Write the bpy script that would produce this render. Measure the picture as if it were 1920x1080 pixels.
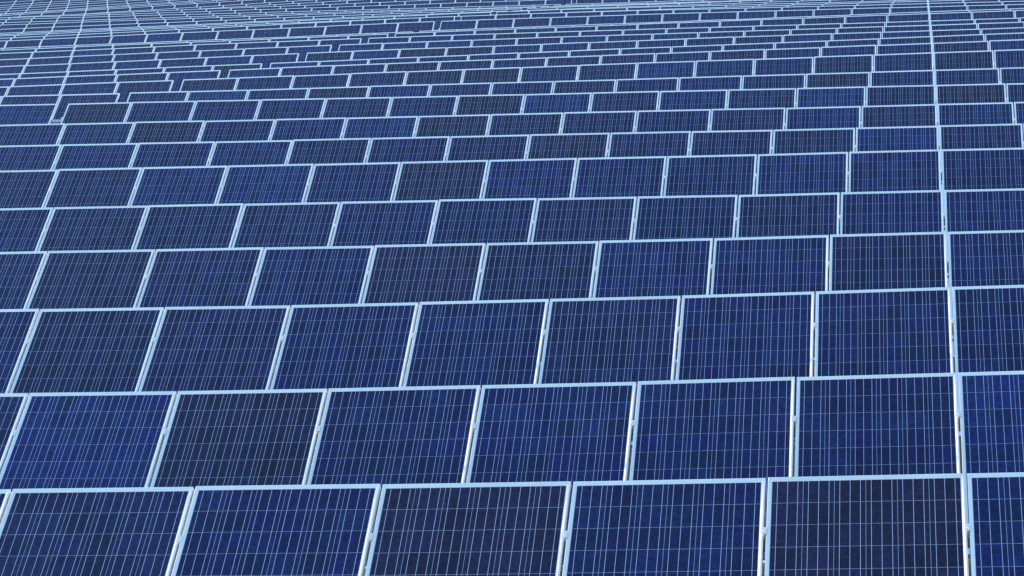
import bpy, math, random
from mathutils import Matrix, Vector

random.seed(11)
scene = bpy.context.scene
for o in list(bpy.data.objects):
    bpy.data.objects.remove(o, do_unlink=True)
COL = scene.collection
rad = math.radians

# ------------------------------------------------------------------ camera
CAM_H = 4.4
YAW, PITCH, ROLL, FPX = 0.150812, 0.114415, -0.035522, 5153.1
cyw, syw, cpt, spt = math.cos(YAW), math.sin(YAW), math.cos(PITCH), math.sin(PITCH)
FWD = Vector((-syw * cpt, cyw * cpt, -spt))
RIGHT0 = Vector((cyw, syw, 0)); UP0 = RIGHT0.cross(FWD)
CR, SR = math.cos(ROLL), math.sin(ROLL)
RIGHT = CR * RIGHT0 + SR * UP0; UP = -SR * RIGHT0 + CR * UP0
cd = bpy.data.cameras.new('camera'); cam = bpy.data.objects.new('camera', cd); COL.objects.link(cam)
M = Matrix((RIGHT, UP, -FWD)).transposed().to_4x4(); M.translation = (0, 0, CAM_H)
cam.matrix_world = M
cd.sensor_width = 36; cd.lens = FPX / 1920 * 36; cd.clip_start = 0.1; cd.clip_end = 6000
scene.camera = cam

# ------------------------------------------------------------------ sky and sun
SUN_EL, SUN_AZ = rad(11), rad(-72)          # azimuth measured from +Y (away along the columns) towards +X
w = bpy.data.worlds.new('World'); scene.world = w; w.use_nodes = True
nt = w.node_tree; nt.nodes.clear()
sky = nt.nodes.new('ShaderNodeTexSky'); sky.sky_type = 'NISHITA'; sky.sun_disc = False
sky.sun_elevation = SUN_EL; sky.sun_rotation = SUN_AZ
sky.air_density = 1.0; sky.dust_density = 0.6; sky.ozone_density = 3.0
bg = nt.nodes.new('ShaderNodeBackground'); bg.inputs['Strength'].default_value = 0.15
wo = nt.nodes.new('ShaderNodeOutputWorld')
nt.links.new(sky.outputs[0], bg.inputs[0]); nt.links.new(bg.outputs[0], wo.inputs[0])
sd = bpy.data.lights.new('sun', 'SUN'); sd.energy = 1.5; sd.angle = rad(0.5); sd.color = (1.0, 0.80, 0.62)
sun = bpy.data.objects.new('sun', sd); COL.objects.link(sun)
sv = Vector((math.cos(SUN_EL) * math.sin(SUN_AZ), math.cos(SUN_EL) * math.cos(SUN_AZ), math.sin(SUN_EL)))
sun.rotation_euler = sv.to_track_quat('Z', 'Y').to_euler(); sun.location = (-30, 20, 30)
vs = scene.view_settings
vs.view_transform = 'Standard'; vs.look = 'None'; vs.gamma = 1.0; vs.use_curve_mapping = False
vs.exposure = 2.05
scene.render.engine = 'CYCLES'
scene.cycles.filter_width = 1.4
scene.cycles.max_bounces = 6; scene.cycles.diffuse_bounces = 3; scene.cycles.glossy_bounces = 3

# ------------------------------------------------------------------ helpers
def mesh(name, verts, faces, mat, uvs=None, smooth=False):
    me = bpy.data.meshes.new(name); me.from_pydata(verts, [], faces); me.update()
    me.materials.append(mat)
    if uvs is not None:
        uv = me.uv_layers.new(name='UVMap')
        flat = [c for p in uvs for c in p]
        uv.data.foreach_set('uv', flat)
    return me
def obj(name, me, parent=None, mw=None):
    o = bpy.data.objects.new(name, me); COL.objects.link(o)
    if parent: o.parent = parent
    if mw is not None: o.matrix_local = mw
    return o
class MB:
    def __init__(s): s.v = []; s.f = []
    def hexa(s, p):                       # 8 points: bottom ring then top ring
        b = len(s.v); s.v += [tuple(q) for q in p]
        s.f += [tuple(b + i for i in q) for q in ((3,2,1,0),(4,5,6,7),(0,1,5,4),(1,2,6,5),(2,3,7,6),(3,0,4,7))]
    def box(s, x0, x1, y0, y1, z0, z1, T=None):
        p = [Vector(q) for q in ((x0,y0,z0),(x1,y0,z0),(x1,y1,z0),(x0,y1,z0),(x0,y0,z1),(x1,y0,z1),(x1,y1,z1),(x0,y1,z1))]
        s.hexa([T @ q for q in p] if T is not None else p)
    def beam(s, pts, ey, ez, wy, wz):     # swept rectangle through points, section axes ey / ez
        b = len(s.v)
        for p in pts:
            for sy, sz in ((-.5,-.5),(.5,-.5),(.5,.5),(-.5,.5)):
                s.v.append(tuple(p + ey * (wy * sy) + ez * (wz * sz)))
        n = len(pts)
        for i in range(n - 1):
            for k in range(4):
                a = b + i * 4 + k; c = b + i * 4 + (k + 1) % 4
                s.f.append((a, a + 4, c + 4, c))
        s.f.append((b, b + 1, b + 2, b + 3)); e = b + (n - 1) * 4; s.f.append((e + 3, e + 2, e + 1, e))
    def tube(s, pts, r, n=8):
        b = len(s.v)
        for p in pts:
            for k in range(n):
                a = 2 * math.pi * k / n
                s.v.append((p[0], p[1] + r * math.cos(a), p[2] + r * math.sin(a)))
        for i in range(len(pts) - 1):
            for k in range(n):
                a = b + i * n + k; c = b + i * n + (k + 1) % n
                s.f.append((a, c, c + n, a + n))
    def build(s, name, mat): return mesh(name, s.v, s.f, mat)

# ------------------------------------------------------------------ materials
def newmat(name):
    m = bpy.data.materials.new(name); m.use_nodes = True; t = m.node_tree
    return m, t, t.nodes['Principled BSDF']
def N(t, kind, **kw):
    n = t.nodes.new(kind)
    for k, v in kw.items(): setattr(n, k, v)
    return n
def math_(t, op, a, b=None, clamp=False):
    n = N(t, 'ShaderNodeMath', operation=op, use_clamp=clamp)
    for i, v in enumerate((a, b)):
        if v is None: continue
        if isinstance(v, (int, float)): n.inputs[i].default_value = v
        else: t.links.new(v, n.inputs[i])
    return n.outputs[0]
def mixc(t, f, a, b, mode='MIX'):
    n = N(t, 'ShaderNodeMix', data_type='RGBA', blend_type=mode)
    for i, v in ((0, f), (6, a), (7, b)):
        if isinstance(v, (int, float)): n.inputs[i].default_value = v
        elif isinstance(v, tuple): n.inputs[i].default_value = v
        else: t.links.new(v, n.inputs[i])
    return n.outputs[2]
SILVER = (0.50, 0.56, 0.64, 1)
def line(t, x, centre, half):            # 1 inside |x-centre|<half
    return math_(t, 'LESS_THAN', math_(t, 'ABSOLUTE', math_(t, 'SUBTRACT', x, centre)), half)

def glass_front(b, rough=0.10):
    b.inputs['Roughness'].default_value = 0.45
    b.inputs['Specular IOR Level'].default_value = 0.02
    b.inputs['Coat Weight'].default_value = 1.0
    b.inputs['Coat Roughness'].default_value = rough
    b.inputs['Coat IOR'].default_value = 1.33

def cell_material(name, far):
    m, t, b = newmat(name); L = t.links
    uv = N(t, 'ShaderNodeUVMap'); uv.uv_map = 'UVMap'
    sep = N(t, 'ShaderNodeSeparateXYZ'); L.new(uv.outputs[0], sep.inputs[0])
    u, v = sep.outputs[0], sep.outputs[1]
    geo = N(t, 'ShaderNodeNewGeometry'); info = N(t, 'ShaderNodeObjectInfo')
    if far:
        col = N(t, 'ShaderNodeVertexColor'); col.layer_name = 'tone'; base = col.outputs[0]
        wn = N(t, 'ShaderNodeTexWhiteNoise', noise_dimensions='2D')
        fl = N(t, 'ShaderNodeVectorMath', operation='FLOOR'); L.new(uv.outputs[0], fl.inputs[0]); L.new(fl.outputs[0], wn.inputs['Vector'])
        rnd = wn.outputs[0]
        u = math_(t, 'FRACT', u); v = math_(t, 'FRACT', v)
    else:
        base = info.outputs['Color']
        at = N(t, 'ShaderNodeAttribute'); at.attribute_name = 'rnd'
        rnd = math_(t, 'FRACT', math_(t, 'ADD', at.outputs['Fac'], info.outputs['Random']))
    # tone of the single wafer, then crystal grains inside it
    hs = N(t, 'ShaderNodeHueSaturation')
    L.new(base, hs.inputs['Color'])
    L.new(math_(t, 'ADD', math_(t, 'MULTIPLY', rnd, 0.56), 0.72), hs.inputs['Value'])
    L.new(math_(t, 'ADD', math_(t, 'MULTIPLY', math_(t, 'FRACT', math_(t, 'MULTIPLY', rnd, 7.31)), 0.024), 0.488), hs.inputs['Hue'])
    vor = N(t, 'ShaderNodeTexVoronoi'); vor.inputs['Scale'].default_value = 55
    tc = N(t, 'ShaderNodeTexCoord'); L.new(geo.outputs['Position'], vor.inputs['Vector'])
    sv_ = N(t, 'ShaderNodeSeparateColor'); L.new(vor.outputs['Color'], sv_.inputs[0])
    grain = math_(t, 'ADD', math_(t, 'MULTIPLY', sv_.outputs[0], 0.9), 0.55)
    gc = N(t, 'ShaderNodeCombineColor')
    for i in range(3): L.new(grain, gc.inputs[i])
    c = mixc(t, 1.0, hs.outputs[0], gc.outputs[0], 'MULTIPLY')
    # solder ribbons along the slope
    bus = None
    for ctr in (1 / 6, 0.5, 5 / 6):
        q = line(t, u, ctr, BUS / 2)
        bus = q if bus is None else math_(t, 'ADD', bus, q, True)
    rib = (0.42, 0.41, 0.48, 1)
    c = mixc(t, bus, c, rib)
    if far:
        gap = math_(t, 'ADD', line(t, u, 0.5, 0.491), 0.0); gap = math_(t, 'SUBTRACT', 1.0, math_(t, 'MULTIPLY', gap, line(t, v, 0.5, 0.491)))
        c = mixc(t, gap, c, SHEET)
    # thin uneven film of dust
    dn = N(t, 'ShaderNodeTexNoise'); dn.inputs['Scale'].default_value = 2.3; dn.inputs['Detail'].default_value = 5
    L.new(geo.outputs['Position'], dn.inputs['Vector'])
    dust = math_(t, 'MULTIPLY', dn.outputs[0], 0.018)
    c = mixc(t, dust, c, (0.35, 0.36, 0.38, 1))
    L.new(c, b.inputs['Base Color'])
    glass_front(b)
    L.new(math_(t, 'ADD', math_(t, 'MULTIPLY', dn.outputs[0], 0.12), 0.04), b.inputs['Coat Roughness'])
    return m
BUS = 0.020
SHEET = (0.38, 0.39, 0.46, 1)
M_CELL = cell_material('silicon_cell', False)
M_FAR = cell_material('silicon_far', True)
M_SHEET, t_, b_ = newmat('backsheet'); b_.inputs['Base Color'].default_value = SHEET; glass_front(b_)

def metal(name, colr, rough, met, scale=30, amt=0.10):
    m, t, b = newmat(name); L = t.links
    geo = N(t, 'ShaderNodeNewGeometry')
    n1 = N(t, 'ShaderNodeTexNoise'); n1.inputs['Scale'].default_value = scale; n1.inputs['Detail'].default_value = 4
    L.new(geo.outputs['Position'], n1.inputs['Vector'])
    info = N(t, 'ShaderNodeObjectInfo')
    f = math_(t, 'ADD', math_(t, 'ADD', math_(t, 'MULTIPLY', n1.outputs[0], amt * 2), 1 - amt - 0.04), math_(t, 'MULTIPLY', info.outputs['Random'], 0.08))
    hs = N(t, 'ShaderNodeHueSaturation'); hs.inputs['Color'].default_value = colr; L.new(f, hs.inputs['Value'])
    L.new(hs.outputs[0], b.inputs['Base Color'])
    b.inputs['Metallic'].default_value = met
    L.new(math_(t, 'ADD', math_(t, 'MULTIPLY', n1.outputs[0], 0.2), rough - 0.1), b.inputs['Roughness'])
    return m
M_ALU = metal('anodised_aluminium', (0.92, 0.83, 0.74, 1), 0.45, 0.25, 6, 0.06)
M_GALV = metal('galvanised_steel', (0.62, 0.62, 0.61, 1), 0.5, 0.45, 45, 0.22)
M_PLAS = metal('grey_conduit', (0.50, 0.50, 0.48, 1), 0.6, 0.0, 20, 0.08)
M_BLACK = metal('black_plastic', (0.02, 0.02, 0.022, 1), 0.5, 0.0)

def ground_material():
    m, t, b = newmat('meadow_ground'); L = t.links
    geo = N(t, 'ShaderNodeNewGeometry')
    a = N(t, 'ShaderNodeTexNoise'); a.inputs['Scale'].default_value = 0.5; a.inputs['Detail'].default_value = 8
    c = N(t, 'ShaderNodeTexNoise'); c.inputs['Scale'].default_value = 14; c.inputs['Detail'].default_value = 6
    for n in (a, c): L.new(geo.outputs['Position'], n.inputs['Vector'])
    r = N(t, 'ShaderNodeValToRGB'); L.new(a.outputs[0], r.inputs[0])
    r.color_ramp.elements[0].position = .38; r.color_ramp.elements[0].color = (0.022, 0.034, 0.012, 1)
    r.color_ramp.elements[1].position = .62; r.color_ramp.elements[1].color = (0.040, 0.040, 0.022, 1)
    L.new(mixc(t, 0.5, r.outputs[0], c.outputs[1], 'OVERLAY'), b.inputs['Base Color'])
    b.inputs['Roughness'].default_value = 0.95
    bp = N(t, 'ShaderNodeBump'); bp.inputs['Strength'].default_value = 0.6; L.new(c.outputs[0], bp.inputs['Height']); L.new(bp.outputs[0], b.inputs['Normal'])
    return m
M_GROUND = ground_material()

# ------------------------------------------------------------------ layout of the field
TILT = 0.5652
W_PITCH, W_PAN, L_PAN, H_FR = 1.01, 0.996, 1.662, 0.035
X0, Y0, P_ROW = 0.1786, 13.9566, 3.33974
GAP_COL, GAP_W = 13, 0.165
NODE0, NODE_D = -44.0, 3.0
# height of each row's upper edge (m) at x = -44, -41, ... 10
TOPS = [[1.48,1.50,1.52,1.53,1.55,1.57,1.59,1.61,1.63,1.65,1.67,1.69,1.72,1.74,1.76,1.80,1.83,1.87,1.91],
[1.72,1.73,1.73,1.74,1.74,1.74,1.74,1.75,1.75,1.75,1.75,1.75,1.75,1.75,1.77,1.82,1.87,1.93,1.98],
[1.94,1.94,1.94,1.93,1.93,1.92,1.92,1.92,1.92,1.92,1.91,1.91,1.91,1.90,1.92,1.96,1.99,2.03,2.07],
[2.14,2.14,2.13,2.12,2.11,2.10,2.09,2.08,2.07,2.06,2.05,2.04,2.03,2.02,2.02,2.04,2.06,2.08,2.11],
[2.33,2.32,2.30,2.29,2.27,2.25,2.24,2.22,2.21,2.19,2.18,2.16,2.15,2.14,2.12,2.12,2.12,2.12,2.12],
[2.49,2.47,2.45,2.44,2.42,2.40,2.39,2.37,2.36,2.35,2.33,2.32,2.31,2.30,2.29,2.29,2.28,2.27,2.26],
[2.62,2.60,2.58,2.56,2.54,2.52,2.50,2.48,2.46,2.44,2.43,2.41,2.39,2.38,2.36,2.35,2.34,2.33,2.32],
[2.71,2.69,2.68,2.66,2.64,2.62,2.60,2.58,2.56,2.54,2.52,2.50,2.48,2.47,2.45,2.44,2.43,2.41,2.40],
[2.71,2.71,2.70,2.70,2.70,2.69,2.69,2.69,2.68,2.67,2.65,2.63,2.60,2.58,2.56,2.54,2.51,2.49,2.47],
[2.65,2.66,2.66,2.66,2.66,2.67,2.67,2.67,2.66,2.66,2.65,2.64,2.64,2.63,2.63,2.63,2.63,2.64,2.64],
[2.55,2.56,2.57,2.59,2.60,2.61,2.63,2.64,2.66,2.68,2.71,2.73,2.75,2.77,2.78,2.80,2.81,2.82,2.83],
[2.47,2.49,2.51,2.54,2.57,2.59,2.62,2.65,2.68,2.72,2.75,2.78,2.80,2.82,2.84,2.86,2.88,2.90,2.92],
[2.44,2.48,2.51,2.54,2.57,2.60,2.63,2.66,2.69,2.72,2.75,2.78,2.81,2.84,2.86,2.89,2.91,2.94,2.96],
[2.47,2.50,2.54,2.57,2.61,2.65,2.69,2.72,2.76,2.80,2.84,2.87,2.88,2.90,2.91,2.91,2.92,2.93,2.94],
[2.53,2.57,2.61,2.65,2.68,2.72,2.76,2.80,2.84,2.88,2.91,2.93,2.94,2.94,2.94,2.94,2.94,2.94,2.94],
[2.62,2.65,2.69,2.73,2.77,2.80,2.84,2.88,2.91,2.95,2.97,2.98,2.98,2.97,2.96,2.96,2.96,2.97,2.97],
[2.70,2.73,2.76,2.79,2.82,2.85,2.88,2.90,2.93,2.95,2.98,3.01,3.02,3.04,3.05,3.06,3.07,3.08,3.08],
[2.75,2.77,2.79,2.81,2.83,2.84,2.86,2.88,2.90,2.92,2.95,2.98,2.99,3.00,3.02,3.04,3.05,3.07,3.09],
[2.75,2.79,2.82,2.86,2.90,2.94,2.99,3.03,3.07,3.10,3.14,3.15,3.15,3.14,3.12,3.10,3.08,3.06,3.04],
[2.77,2.81,2.85,2.89,2.93,2.98,3.02,3.07,3.12,3.17,3.21,3.22,3.21,3.18,3.15,3.13,3.10,3.08,3.05],
[2.80,2.84,2.89,2.93,2.97,3.01,3.05,3.09,3.12,3.14,3.16,3.17,3.17,3.17,3.16,3.15,3.14,3.12,3.11],
[2.82,2.86,2.90,2.93,2.97,3.01,3.05,3.09,3.13,3.16,3.20,3.21,3.20,3.17,3.15,3.14,3.13,3.12,3.10],
[2.87,2.90,2.92,2.95,2.98,3.01,3.05,3.08,3.12,3.15,3.17,3.18,3.18,3.18,3.18,3.18,3.17,3.17,3.16],
[2.99,3.01,3.03,3.05,3.07,3.10,3.12,3.14,3.16,3.17,3.18,3.19,3.19,3.20,3.19,3.19,3.19,3.18,3.18],
[3.14,3.15,3.16,3.17,3.18,3.19,3.19,3.19,3.19,3.18,3.18,3.17,3.16,3.15,3.15,3.14,3.13,3.13,3.12],
[3.27,3.26,3.25,3.24,3.22,3.21,3.21,3.20,3.19,3.17,3.16,3.15,3.13,3.12,3.11,3.10,3.09,3.08,3.07],
[3.35,3.34,3.32,3.30,3.29,3.27,3.25,3.23,3.21,3.19,3.17,3.15,3.15,3.14,3.14,3.13,3.13,3.13,3.13],
[3.34,3.34,3.33,3.33,3.32,3.31,3.31,3.31,3.31,3.31,3.31,3.30,3.30,3.30,3.30,3.30,3.31,3.31,3.31],
[3.23,3.26,3.29,3.32,3.35,3.37,3.38,3.39,3.41,3.43,3.45,3.47,3.49,3.52,3.54,3.56,3.58,3.60,3.62],
[3.03,3.09,3.16,3.22,3.29,3.36,3.43,3.49,3.54,3.59,3.64,3.68,3.72,3.76,3.80,3.84,3.88,3.92,3.96],
[3.05,3.13,3.21,3.29,3.36,3.44,3.52,3.59,3.66,3.73,3.80,3.86,3.92,3.99,4.05,4.11,4.17,4.23,4.29],
[3.18,3.26,3.35,3.43,3.51,3.59,3.66,3.73,3.81,3.88,3.95,4.03,4.10,4.18,4.26,4.33,4.41,4.48,4.56],
[3.23,3.32,3.40,3.49,3.58,3.67,3.75,3.84,3.92,4.01,4.10,4.18,4.27,4.35,4.44,4.53,4.61,4.70,4.78],
[3.26,3.35,3.45,3.55,3.65,3.74,3.84,3.94,4.03,4.13,4.22,4.31,4.41,4.50,4.60,4.69,4.78,4.88,4.97],
[3.36,3.46,3.55,3.65,3.75,3.85,3.94,4.04,4.14,4.24,4.34,4.43,4.53,4.63,4.72,4.82,4.92,5.02,5.11],
[3.49,3.58,3.68,3.77,3.87,3.96,4.06,4.15,4.25,4.35,4.44,4.54,4.64,4.74,4.84,4.93,5.03,5.13,5.23],
[3.60,3.69,3.79,3.88,3.98,4.07,4.17,4.26,4.36,4.46,4.55,4.65,4.74,4.84,4.94,5.03,5.13,5.22,5.32],
[3.72,3.81,3.91,4.00,4.09,4.19,4.28,4.38,4.47,4.56,4.66,4.75,4.84,4.94,5.03,5.12,5.22,5.31,5.40],
[3.88,3.97,4.05,4.14,4.23,4.32,4.41,4.49,4.58,4.67,4.76,4.85,4.94,5.03,5.12,5.21,5.29,5.38,5.47],
[4.05,4.13,4.21,4.29,4.37,4.45,4.53,4.62,4.70,4.78,4.87,4.95,5.04,5.12,5.20,5.29,5.37,5.46,5.54],
[4.19,4.27,4.35,4.43,4.51,4.58,4.66,4.74,4.82,4.90,4.98,5.06,5.14,5.21,5.29,5.37,5.45,5.53,5.61],
[4.34,4.41,4.49,4.56,4.64,4.71,4.79,4.86,4.94,5.01,5.08,5.16,5.23,5.31,5.38,5.46,5.53,5.61,5.68],
[4.48,4.55,4.62,4.69,4.76,4.83,4.91,4.98,5.05,5.12,5.19,5.26,5.33,5.41,5.48,5.55,5.62,5.69,5.76],
[4.62,4.69,4.75,4.82,4.89,4.96,5.03,5.09,5.16,5.23,5.30,5.37,5.43,5.50,5.57,5.64,5.70,5.77,5.84],
[4.76,4.82,4.89,4.95,5.02,5.08,5.15,5.21,5.27,5.34,5.40,5.47,5.53,5.60,5.66,5.72,5.79,5.85,5.92],
[4.90,4.96,5.02,5.08,5.14,5.21,5.27,5.33,5.39,5.45,5.51,5.57,5.63,5.69,5.75,5.81,5.87,5.93,6.00]]
NROW = len(TOPS)
def top_z(r, x):
    t = (x - NODE0) / NODE_D; i = max(0, min(len(TOPS[0]) - 2, int(math.floor(t)))); t = max(-4, min(t - i, 5))
    return TOPS[r - 1][i] * (1 - t) + TOPS[r - 1][i + 1] * t
def row_y(r): return Y0 + P_ROW * (r - 1)
def joint_x(k): return X0 - k * W_PITCH - (GAP_W if k > GAP_COL else 0.0)    # right edge line of panel k
def pix_x(x, y, z):
    d = Vector((x, y, z - CAM_H)); return 960 + FPX * d.dot(RIGHT) / d.dot(FWD)
def panel_frame(r, k, jitter=True):
    xr = X0 - k * W_PITCH - (GAP_W if k >= GAP_COL else 0.0); xc = xr - W_PITCH / 2
    z1, z0 = top_z(r, xc + .5), top_z(r, xc - .5); zc = (z1 + z0) / 2
    sl = z1 - z0; dt = 0.0
    if jitter:
        zc += random.uniform(-.003, .003); sl += random.uniform(-.003, .003); dt = random.uniform(-.004, .004)
    ex = Vector((1, 0, sl)).normalized(); ey = Vector((0, math.cos(TILT + dt), math.sin(TILT + dt)))
    ez = ex.cross(ey).normalized(); ey = ez.cross(ex)
    top = Vector((xc, row_y(r), zc))
    o = top - ez * H_FR - ey * L_PAN                    # bottom edge, underside, middle
    m = Matrix((ex, ey, ez)).transposed().to_4x4(); m.translation = o
    return m
def columns(r):
    ks = []
    for k in range(-12, 48):
        xr = X0 - k * W_PITCH - (GAP_W if k >= GAP_COL else 0.0); z = top_z(r, xr)
        a = pix_x(xr - W_PITCH, row_y(r), z); b = pix_x(xr, row_y(r), z)
        if b > -20 and a < 1940: ks.append(k)
    n = 3                                    # the rows run on past both sides of the view
    return list(range(ks[0] - n, ks[-1] + n + 1))
COLS = {r: columns(r) for r in range(1, NROW + 1)}

# ------------------------------------------------------------------ ground
def smooth_top(x, y):
    s = (y - Y0) / P_ROW + 1; tot = 0; wt = 0
    for r in range(1, NROW + 1):
        g = math.exp(-((r - max(1, min(NROW, s))) / 1.6) ** 2)
        tot += g * top_z(r, max(-50, min(14, x))); wt += g
    return tot / wt
def ground_z(x, y): return smooth_top(x, y) - 1.62
gx = [-2500, -900, -350, -160, -90] + [-60 + 2.5 * i for i in range(37)] + [40, 60, 110, 250, 800, 2500]
gy = [-2500, -900, -300, -120, -50, -20, -5, 3, 8] + [11 + 2.2 * i for i in range(66)] + [165, 190, 240, 350, 700, 1500, 4000]
gv = []
for y in gy:
    for x in gx:
        z = ground_z(x, y)
        gv.append((x, y, z + 0.05 * math.sin(x * 1.7 + y) * math.sin(y * 0.9)))
nx = len(gx)
gf = [(j * nx + i, j * nx + i + 1, (j + 1) * nx + i + 1, (j + 1) * nx + i) for j in range(len(gy) - 1) for i in range(nx - 1)]
g = obj('ground', mesh('ground', gv, gf, M_GROUND)); g['kind'] = 'structure'
for pl in g.data.polygons: pl.use_smooth = True

# ------------------------------------------------------------------ panel pieces (shared meshes)
LIP, LIP_END = .0200, .0265               # visible width of the side rails and of the end rails
def profile(lip): return [(0, 0), (0, .0340), (.0010, .0350), (.0080, .0350), (lip - .0005, .0297), (lip, .0292), (lip, 0)]
def rail_mesh(name, length, lip, other):
    """rail along +Y, outer side at x=0, mitred at both ends, profile in x/z"""
    v = []; pr = profile(lip); n = len(pr); q = other / lip
    for e in (0, 1):
        for (u, z) in pr: v.append((u, u * q if e == 0 else length - u * q, z))
    f = [(i, (i + 1) % n, n + (i + 1) % n, n + i) for i in range(n)] + [tuple(range(n - 1, -1, -1)), tuple(range(n, 2 * n))]
    return mesh(name, v, f, M_ALU)
ME_SIDE = rail_mesh('side_rail', L_PAN, LIP, LIP_END); ME_END = rail_mesh('end_rail', W_PAN, LIP_END, LIP)
T_LEFT = Matrix.Translation((-W_PAN / 2, 0, 0))
T_RIGHT = Matrix.Translation((W_PAN / 2, L_PAN, 0)) @ Matrix.Rotation(math.pi, 4, 'Z')
T_BOT = Matrix.Translation((W_PAN / 2, 0, 0)) @ Matrix.Rotation(math.pi / 2, 4, 'Z')
T_TOP = Matrix.Translation((-W_PAN / 2, L_PAN, 0)) @ Matrix.Rotation(-math.pi / 2, 4, 'Z')
RAILS = ((ME_SIDE, T_LEFT), (ME_SIDE, T_RIGHT), (ME_END, T_BOT), (ME_END, T_TOP))
fv, ff = [], []
for me, T in RAILS:
    b0 = len(fv); fv += [tuple(T @ v.co) for v in me.vertices]; ff += [tuple(b0 + i for i in p.vertices) for p in me.polygons]
ME_FRAME = mesh('frame', fv, ff, M_ALU)
LZ = 0.0283
lm = MB(); lm.box(-W_PAN / 2 + .017, W_PAN / 2 - .017, .020, L_PAN - .020, .022, LZ); ME_LAM = lm.build('laminate', M_SHEET)
PX_, PY_, CS = 0.1588, 0.1594, 0.0026            # cell pitch across / along, gap between cells
def cell_xy(i, j): return (-3 * PX_ + PX_ * (i + .5), L_PAN - LIP_END - .002 - PY_ * (j + .5))
def cell_faces(cx, cy, mb_v, mb_f, mb_uv, z0=LZ - .0005, z1=LZ + .0004):
    hx, hy = (PX_ - CS) / 2, (PY_ - CS) / 2; b = len(mb_v)
    for z in (z0, z1):
        mb_v += [(cx - hx, cy - hy, z), (cx + hx, cy - hy, z), (cx + hx, cy + hy, z), (cx - hx, cy + hy, z)]
    for q in ((4, 5, 6, 7), (0, 1, 5, 4), (1, 2, 6, 5), (2, 3, 7, 6), (3, 0, 4, 7)):
        mb_f.append(tuple(b + i for i in q)); mb_uv += [(0, 0), (1, 0), (1, 1), (0, 1)] if q == (4, 5, 6, 7) else [(.3, .5)] * 4
v_, f_, u_ = [], [], []; cell_faces(0, 0, v_, f_, u_); ME_CELL = mesh('cell', v_, f_, M_CELL, u_)
def cells_joined(name, js):
    v, f, u, rn = [], [], [], []
    for j in js:
        for i in range(6):
            cx, cy = cell_xy(i, j); cell_faces(cx, cy, v, f, u); rn += [random.random()] * 5
    me = mesh(name, v, f, M_CELL, u); a = me.attributes.new('rnd', 'FLOAT', 'FACE'); a.data.foreach_set('value', rn)
    return me
ME_LOW = [cells_joined('lower_cells', range(7, 10)) for _ in range(3)]
ME_ALL = [cells_joined('cells', range(10)) for _ in range(8)]
jb = MB(); jb.box(-.06, .06, L_PAN - .26, L_PAN - .15, .008, .0222); ME_JB = jb.build('junction_box', M_BLACK)

TONES = {   # wafer colour of the whole panel (linear)
    'black': (0.0140, 0.0108, 0.0370), 'navy': (0.0105, 0.0105, 0.0500), 'blue': (0.0075, 0.0110, 0.0630), 'bright': (0.0065, 0.0158, 0.0780)}
# panels whose tone can be read: (row, column)
SEEN = {}
def put(r, **kw):
    for tn, ks in kw.items():
        for k in ks: SEEN[(r, k)] = tn
put(1, black=(2, 0), navy=(4,), blue=(3, 1), bright=(-1,))
put(2, black=(4,), bright=(5, -1), blue=(3, 2, 1, 0), navy=(6,))
put(3, navy=(5, 6, 2), blue=(4, 3, 1, 0, 7, -1), bright=())
put(4, black=(4, 7), navy=(8, 6, 3, 0), blue=(5, 2, 1, -1))
put(5, navy=(6, 7, 1, 8, 3), blue=(5, 4, 2, 0, 9, -1), black=())
put(6, black=(5,), bright=(7, 8), blue=(6, 4, 3, 2, 1, 0), navy=(9, 10))
put(7, black=(4,), navy=(2, 3, 7, 5, 1), blue=(6, 8, 9, 10), bright=(0,))
put(8, black=(10, 6), navy=(0, 4, 2, 5), bright=(11, 7), blue=(8, 9, 3, 1))
put(9, black=(12, 6), navy=(8, 0, 2), blue=(7, 9, 10, 11, 3), bright=(13, 1))
put(10, black=(9, 1), navy=(7, 5), blue=(8, 6, 4, 3, 2))
def tone_of(r, k):
    if (r, k) in SEEN: return SEEN[(r, k)]
    q = random.random(); return 'black' if q < .12 else 'navy' if q < .42 else 'blue' if q < .86 else 'bright'
LOOK = {'black': 'blackish navy', 'navy': 'dull navy', 'blue': 'medium blue', 'bright': 'bright royal blue'}
ORD = 'first second third fourth fifth sixth seventh eighth ninth tenth eleventh twelfth thirteenth fourteenth fifteenth sixteenth seventeenth eighteenth nineteenth twentieth'.split()
NUM = 'no one two three four five six seven eight nine ten eleven twelve'.split()
def row_phrase(r):                           # rows are counted from the one whose purlin shows in the gap
    n = abs(r - 9)
    return 'row of the bridging purlin' if n == 0 else '%s row%s %s bridging purlin' % (NUM[n], '' if n == 1 else 's', 'downhill of' if r < 9 else 'uphill of')
def panel_label(tn, r, k):
    side, n = ('from', GAP_COL - k) if k < GAP_COL else ('beyond', k - GAP_COL + 1)
    return '%s panel, %s column %s the narrow gap, %s' % (LOOK[tn], ORD[n - 1], side, row_phrase(r))

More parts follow.
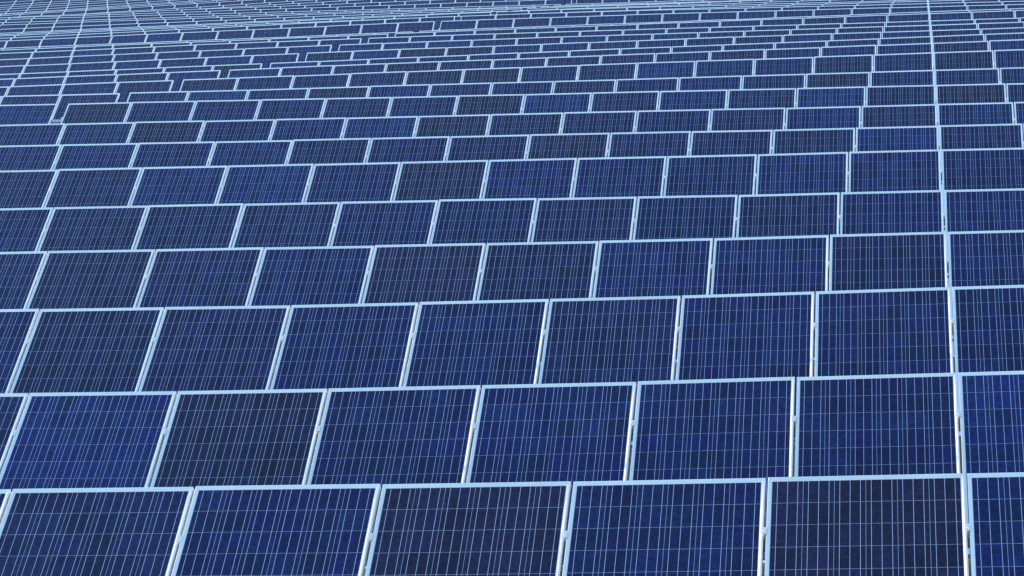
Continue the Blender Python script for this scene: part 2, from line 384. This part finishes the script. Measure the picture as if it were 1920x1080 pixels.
def build_panel(r, k):
    tn = tone_of(r, k); j = random.uniform(.88, 1.12)
    colr = tuple(c * j * random.uniform(.95, 1.05) for c in TONES[tn]) + (1,)
    e = bpy.data.objects.new('solar_panel', None); COL.objects.link(e); e.empty_display_size = .3
    e.matrix_world = panel_frame(r, k)
    e['label'] = panel_label(tn, r, k); e['category'] = 'solar panel'; e['group'] = 'solar panels clamped in tilted rows'
    if r <= 8:
        for me, T in RAILS: obj('frame_rail', me, e, T)
    else:
        obj('frame', ME_FRAME, e)
    lam = obj('laminate', ME_LAM, e)
    if r <= 5:
        for jj in range(7):
            for i in range(6):
                cx, cy = cell_xy(i, jj); c = obj('cell', ME_CELL, lam, Matrix.Translation((cx, cy, 0))); c.color = colr
        c = obj('lower_cells', random.choice(ME_LOW), lam); c.color = colr; c['kind'] = 'stuff'
        obj('junction_box', ME_JB, e)
    else:
        c = obj('cells', random.choice(ME_ALL), lam); c.color = colr; c['kind'] = 'stuff'
    return e
SINGLE = list(range(1, 18)) + [19]
for r in SINGLE:
    for k in COLS[r][3:-3]: build_panel(r, k)

# ------------------------------------------------------------------ racks
S_UP, S_LOW = 0.40, 1.24                     # distance of the purlins below the upper edge
cm = MB()                                    # clamp: pressed plate over both frames, stem in the gap, bolt head
cm.box(-.0135, .0135, -.024, .024, .0352, .0380); cm.box(-.0050, .0050, -.024, .024, .0, .0352)
hx = [(.0065 * math.cos(math.pi / 3 * a), .0065 * math.sin(math.pi / 3 * a)) for a in range(6)]
b0 = len(cm.v); cm.v += [(x, y, .0385) for x, y in hx] + [(x, y, .0445) for x, y in hx]
cm.f += [(b0 + i, b0 + (i + 1) % 6, b0 + 6 + (i + 1) % 6, b0 + 6 + i) for i in range(6)] + [tuple(b0 + 6 + i for i in range(6))]
ME_CLAMP = cm.build('clamp', M_ALU)
EY = Vector((0, math.cos(TILT), math.sin(TILT))); EZ = Vector((0, -math.sin(TILT), math.cos(TILT)))
def on_row(r, x, s, n):                      # point s below the upper edge (along the slope), n above the frame underside
    return Vector((x, row_y(r), top_z(r, x))) - EY * s + EZ * (n - H_FR)
def rack_geo(r, xa, xb, seg=1.5):
    n = max(2, int((xb - xa) / seg) + 1)
    return [xa + (xb - xa) * i / (n - 1) for i in range(n)]
def beam_on(mb, r, xs, s, n, wy, wz): mb.beam([on_row(r, x, s, n) for x in xs], EY, EZ, wy, wz)
PUR_H = 0.08
def stations(xa, xb): 
    n = max(2, int((xb - xa) / 3.2) + 1); return [xa + .35 + (xb - xa - .7) * i / (n - 1) for i in range(n)]
def station_meshes(r, x):
    raf = MB(); raf.beam([on_row(r, x, .12, -PUR_H - .05), on_row(r, x, 1.52, -PUR_H - .05)], Vector((1, 0, 0)), EZ, .05, .098)
    head = on_row(r, x, .82, -PUR_H - .1)
    po = MB(); gz = ground_z(x, head.y) - .25
    po.box(x - .05, x + .05, head.y - .04, head.y + .04, gz, head.z + .02)
    st = MB(); a = on_row(r, x, 1.38, -PUR_H - .1); bq = Vector((x, head.y, head.z - .42))
    st.beam([a, bq], Vector((1, 0, 0)), (bq - a).cross(Vector((1, 0, 0))).normalized(), .035, .035)
    return raf, po, st
def build_rack(r):
    ks = COLS[r]; xa = joint_x(ks[-1]) - W_PITCH - .1; xb = X0 - ks[0] * W_PITCH + .1
    if ks[-1] >= GAP_COL: xa -= GAP_W
    xs = rack_geo(r, xa, xb); xm = (xa + xb) / 2; ym = row_y(r) - .6
    e = bpy.data.objects.new('mounting_rack', None); COL.objects.link(e)
    base = Vector((xm, ym, ground_z(xm, ym))); e.location = base
    e['label'] = 'galvanised steel rack whose upper purlin bridges the narrow gap' if r == 9 else 'galvanised steel rack under the panels, %s' % row_phrase(r)
    e['category'] = 'rack'; e['group'] = 'racks under the panel rows'
    back = Matrix.Translation(-base)
    def part(name, mb, mat): return obj(name, mb.build(name, mat), e, back)
    for s in (S_UP, S_LOW):
        mb = MB(); beam_on(mb, r, xs, s, -PUR_H / 2 - .0005, .055, PUR_H); part('purlin', mb, M_GALV)
    mb = MB(); mb.tube([on_row(r, x, S_UP + .13, -.03 - .012 * math.sin(x * 3)) for x in rack_geo(r, xa, xb, .5)], .011); part('cable_conduit', mb, M_PLAS)
    for x in stations(xa, xb):
        raf, po, st = station_meshes(r, x)
        part('rafter', raf, M_GALV); part('post', po, M_GALV); part('strut', st, M_GALV)
    for k in ks[:-1]:
        xr = X0 - (k + 1) * W_PITCH
        spots = [xr] if k + 1 < GAP_COL else [xr - GAP_W] if k + 1 > GAP_COL else [xr, xr - GAP_W]
        for xq in spots:
            for s in ((S_UP, S_LOW) if r <= 6 else (S_UP,)):
                p = on_row(r, xq, s, 0)
                sl = top_z(r, xq + .5) - top_z(r, xq - .5); ex = Vector((1, 0, sl)).normalized(); ez = ex.cross(EY).normalized()
                m = Matrix((ex, ez.cross(ex), ez)).transposed().to_4x4(); m.translation = p - base + ez * .004
                obj('clamp', ME_CLAMP, e, m)
for r in SINGLE: build_rack(r)

# ------------------------------------------------------------------ the panels beyond, too many and too small to take one by one
verts, faces, mats, uvs, tones = [], [], [], [], []
rackm = MB()
for r in range(1, NROW + 1):
    ks = COLS[r]
    for k in (ks[:3] + ks[-3:] if r in SINGLE else ks):
        m = panel_frame(r, k); b0 = len(verts)
        verts += [tuple(m @ v.co) for v in ME_FRAME.vertices]
        for p in ME_FRAME.polygons:
            faces.append(tuple(b0 + i for i in p.vertices)); mats.append(0); uvs += [(0, 0)] * len(p.vertices); tones.append((.5, .5, .5, 1))
        b0 = len(verts); a, c, d = W_PAN / 2 - .0195, .0260, L_PAN - .0260
        verts += [tuple(m @ Vector(q)) for q in ((-a, c, LZ), (a, c, LZ), (a, d, LZ), (-a, d, LZ), (-a, c, LZ - .006), (a, c, LZ - .006), (a, d, LZ - .006), (-a, d, LZ - .006))]
        tn = TONES[tone_of(r, k)]; j = random.uniform(.88, 1.12); s = 40 * (k + 15); q = 20 * r
        for fc, uvq in (((0, 1, 2, 3), [(s, q), (s + 6, q), (s + 6, q + 10), (s, q + 10)]), ((7, 6, 5, 4), [(.3, .3)] * 4)):
            faces.append(tuple(b0 + i for i in fc)); mats.append(1); uvs += uvq; tones.append(tuple(c * j for c in tn) + (1,))
    if r in SINGLE: continue
    xa = X0 - ks[-1] * W_PITCH - W_PITCH - GAP_W; xb = X0 - ks[0] * W_PITCH
    xs = rack_geo(r, xa, xb, 3)
    for s in (S_UP, S_LOW): beam_on(rackm, r, xs, s, -PUR_H / 2 - .0005, .055, PUR_H)
    for x in stations(xa, xb):
        for q in station_meshes(r, x)[:2]:
            b0 = len(rackm.v); rackm.v += q.v; rackm.f += [tuple(b0 + i for i in f) for f in q.f]
me = mesh('distant_solar_panels', verts, faces, M_ALU, uvs); me.materials.append(M_FAR)
me.polygons.foreach_set('material_index', mats)
ca = me.color_attributes.new('tone', 'FLOAT_COLOR', 'CORNER'); flat = []
for p, tcol in zip(me.polygons, tones): flat += list(tcol) * p.loop_total
ca.data.foreach_set('color', flat)
o = obj('distant_solar_panels', me); o['kind'] = 'stuff'; o['label'] = 'distant solar panels covering the rising ground beyond the crest'; o['category'] = 'solar panels'
o = obj('distant_mounting_racks', rackm.build('distant_mounting_racks', M_GALV)); o['kind'] = 'stuff'; o['label'] = 'steel racks under the distant solar panels'; o['category'] = 'racks'
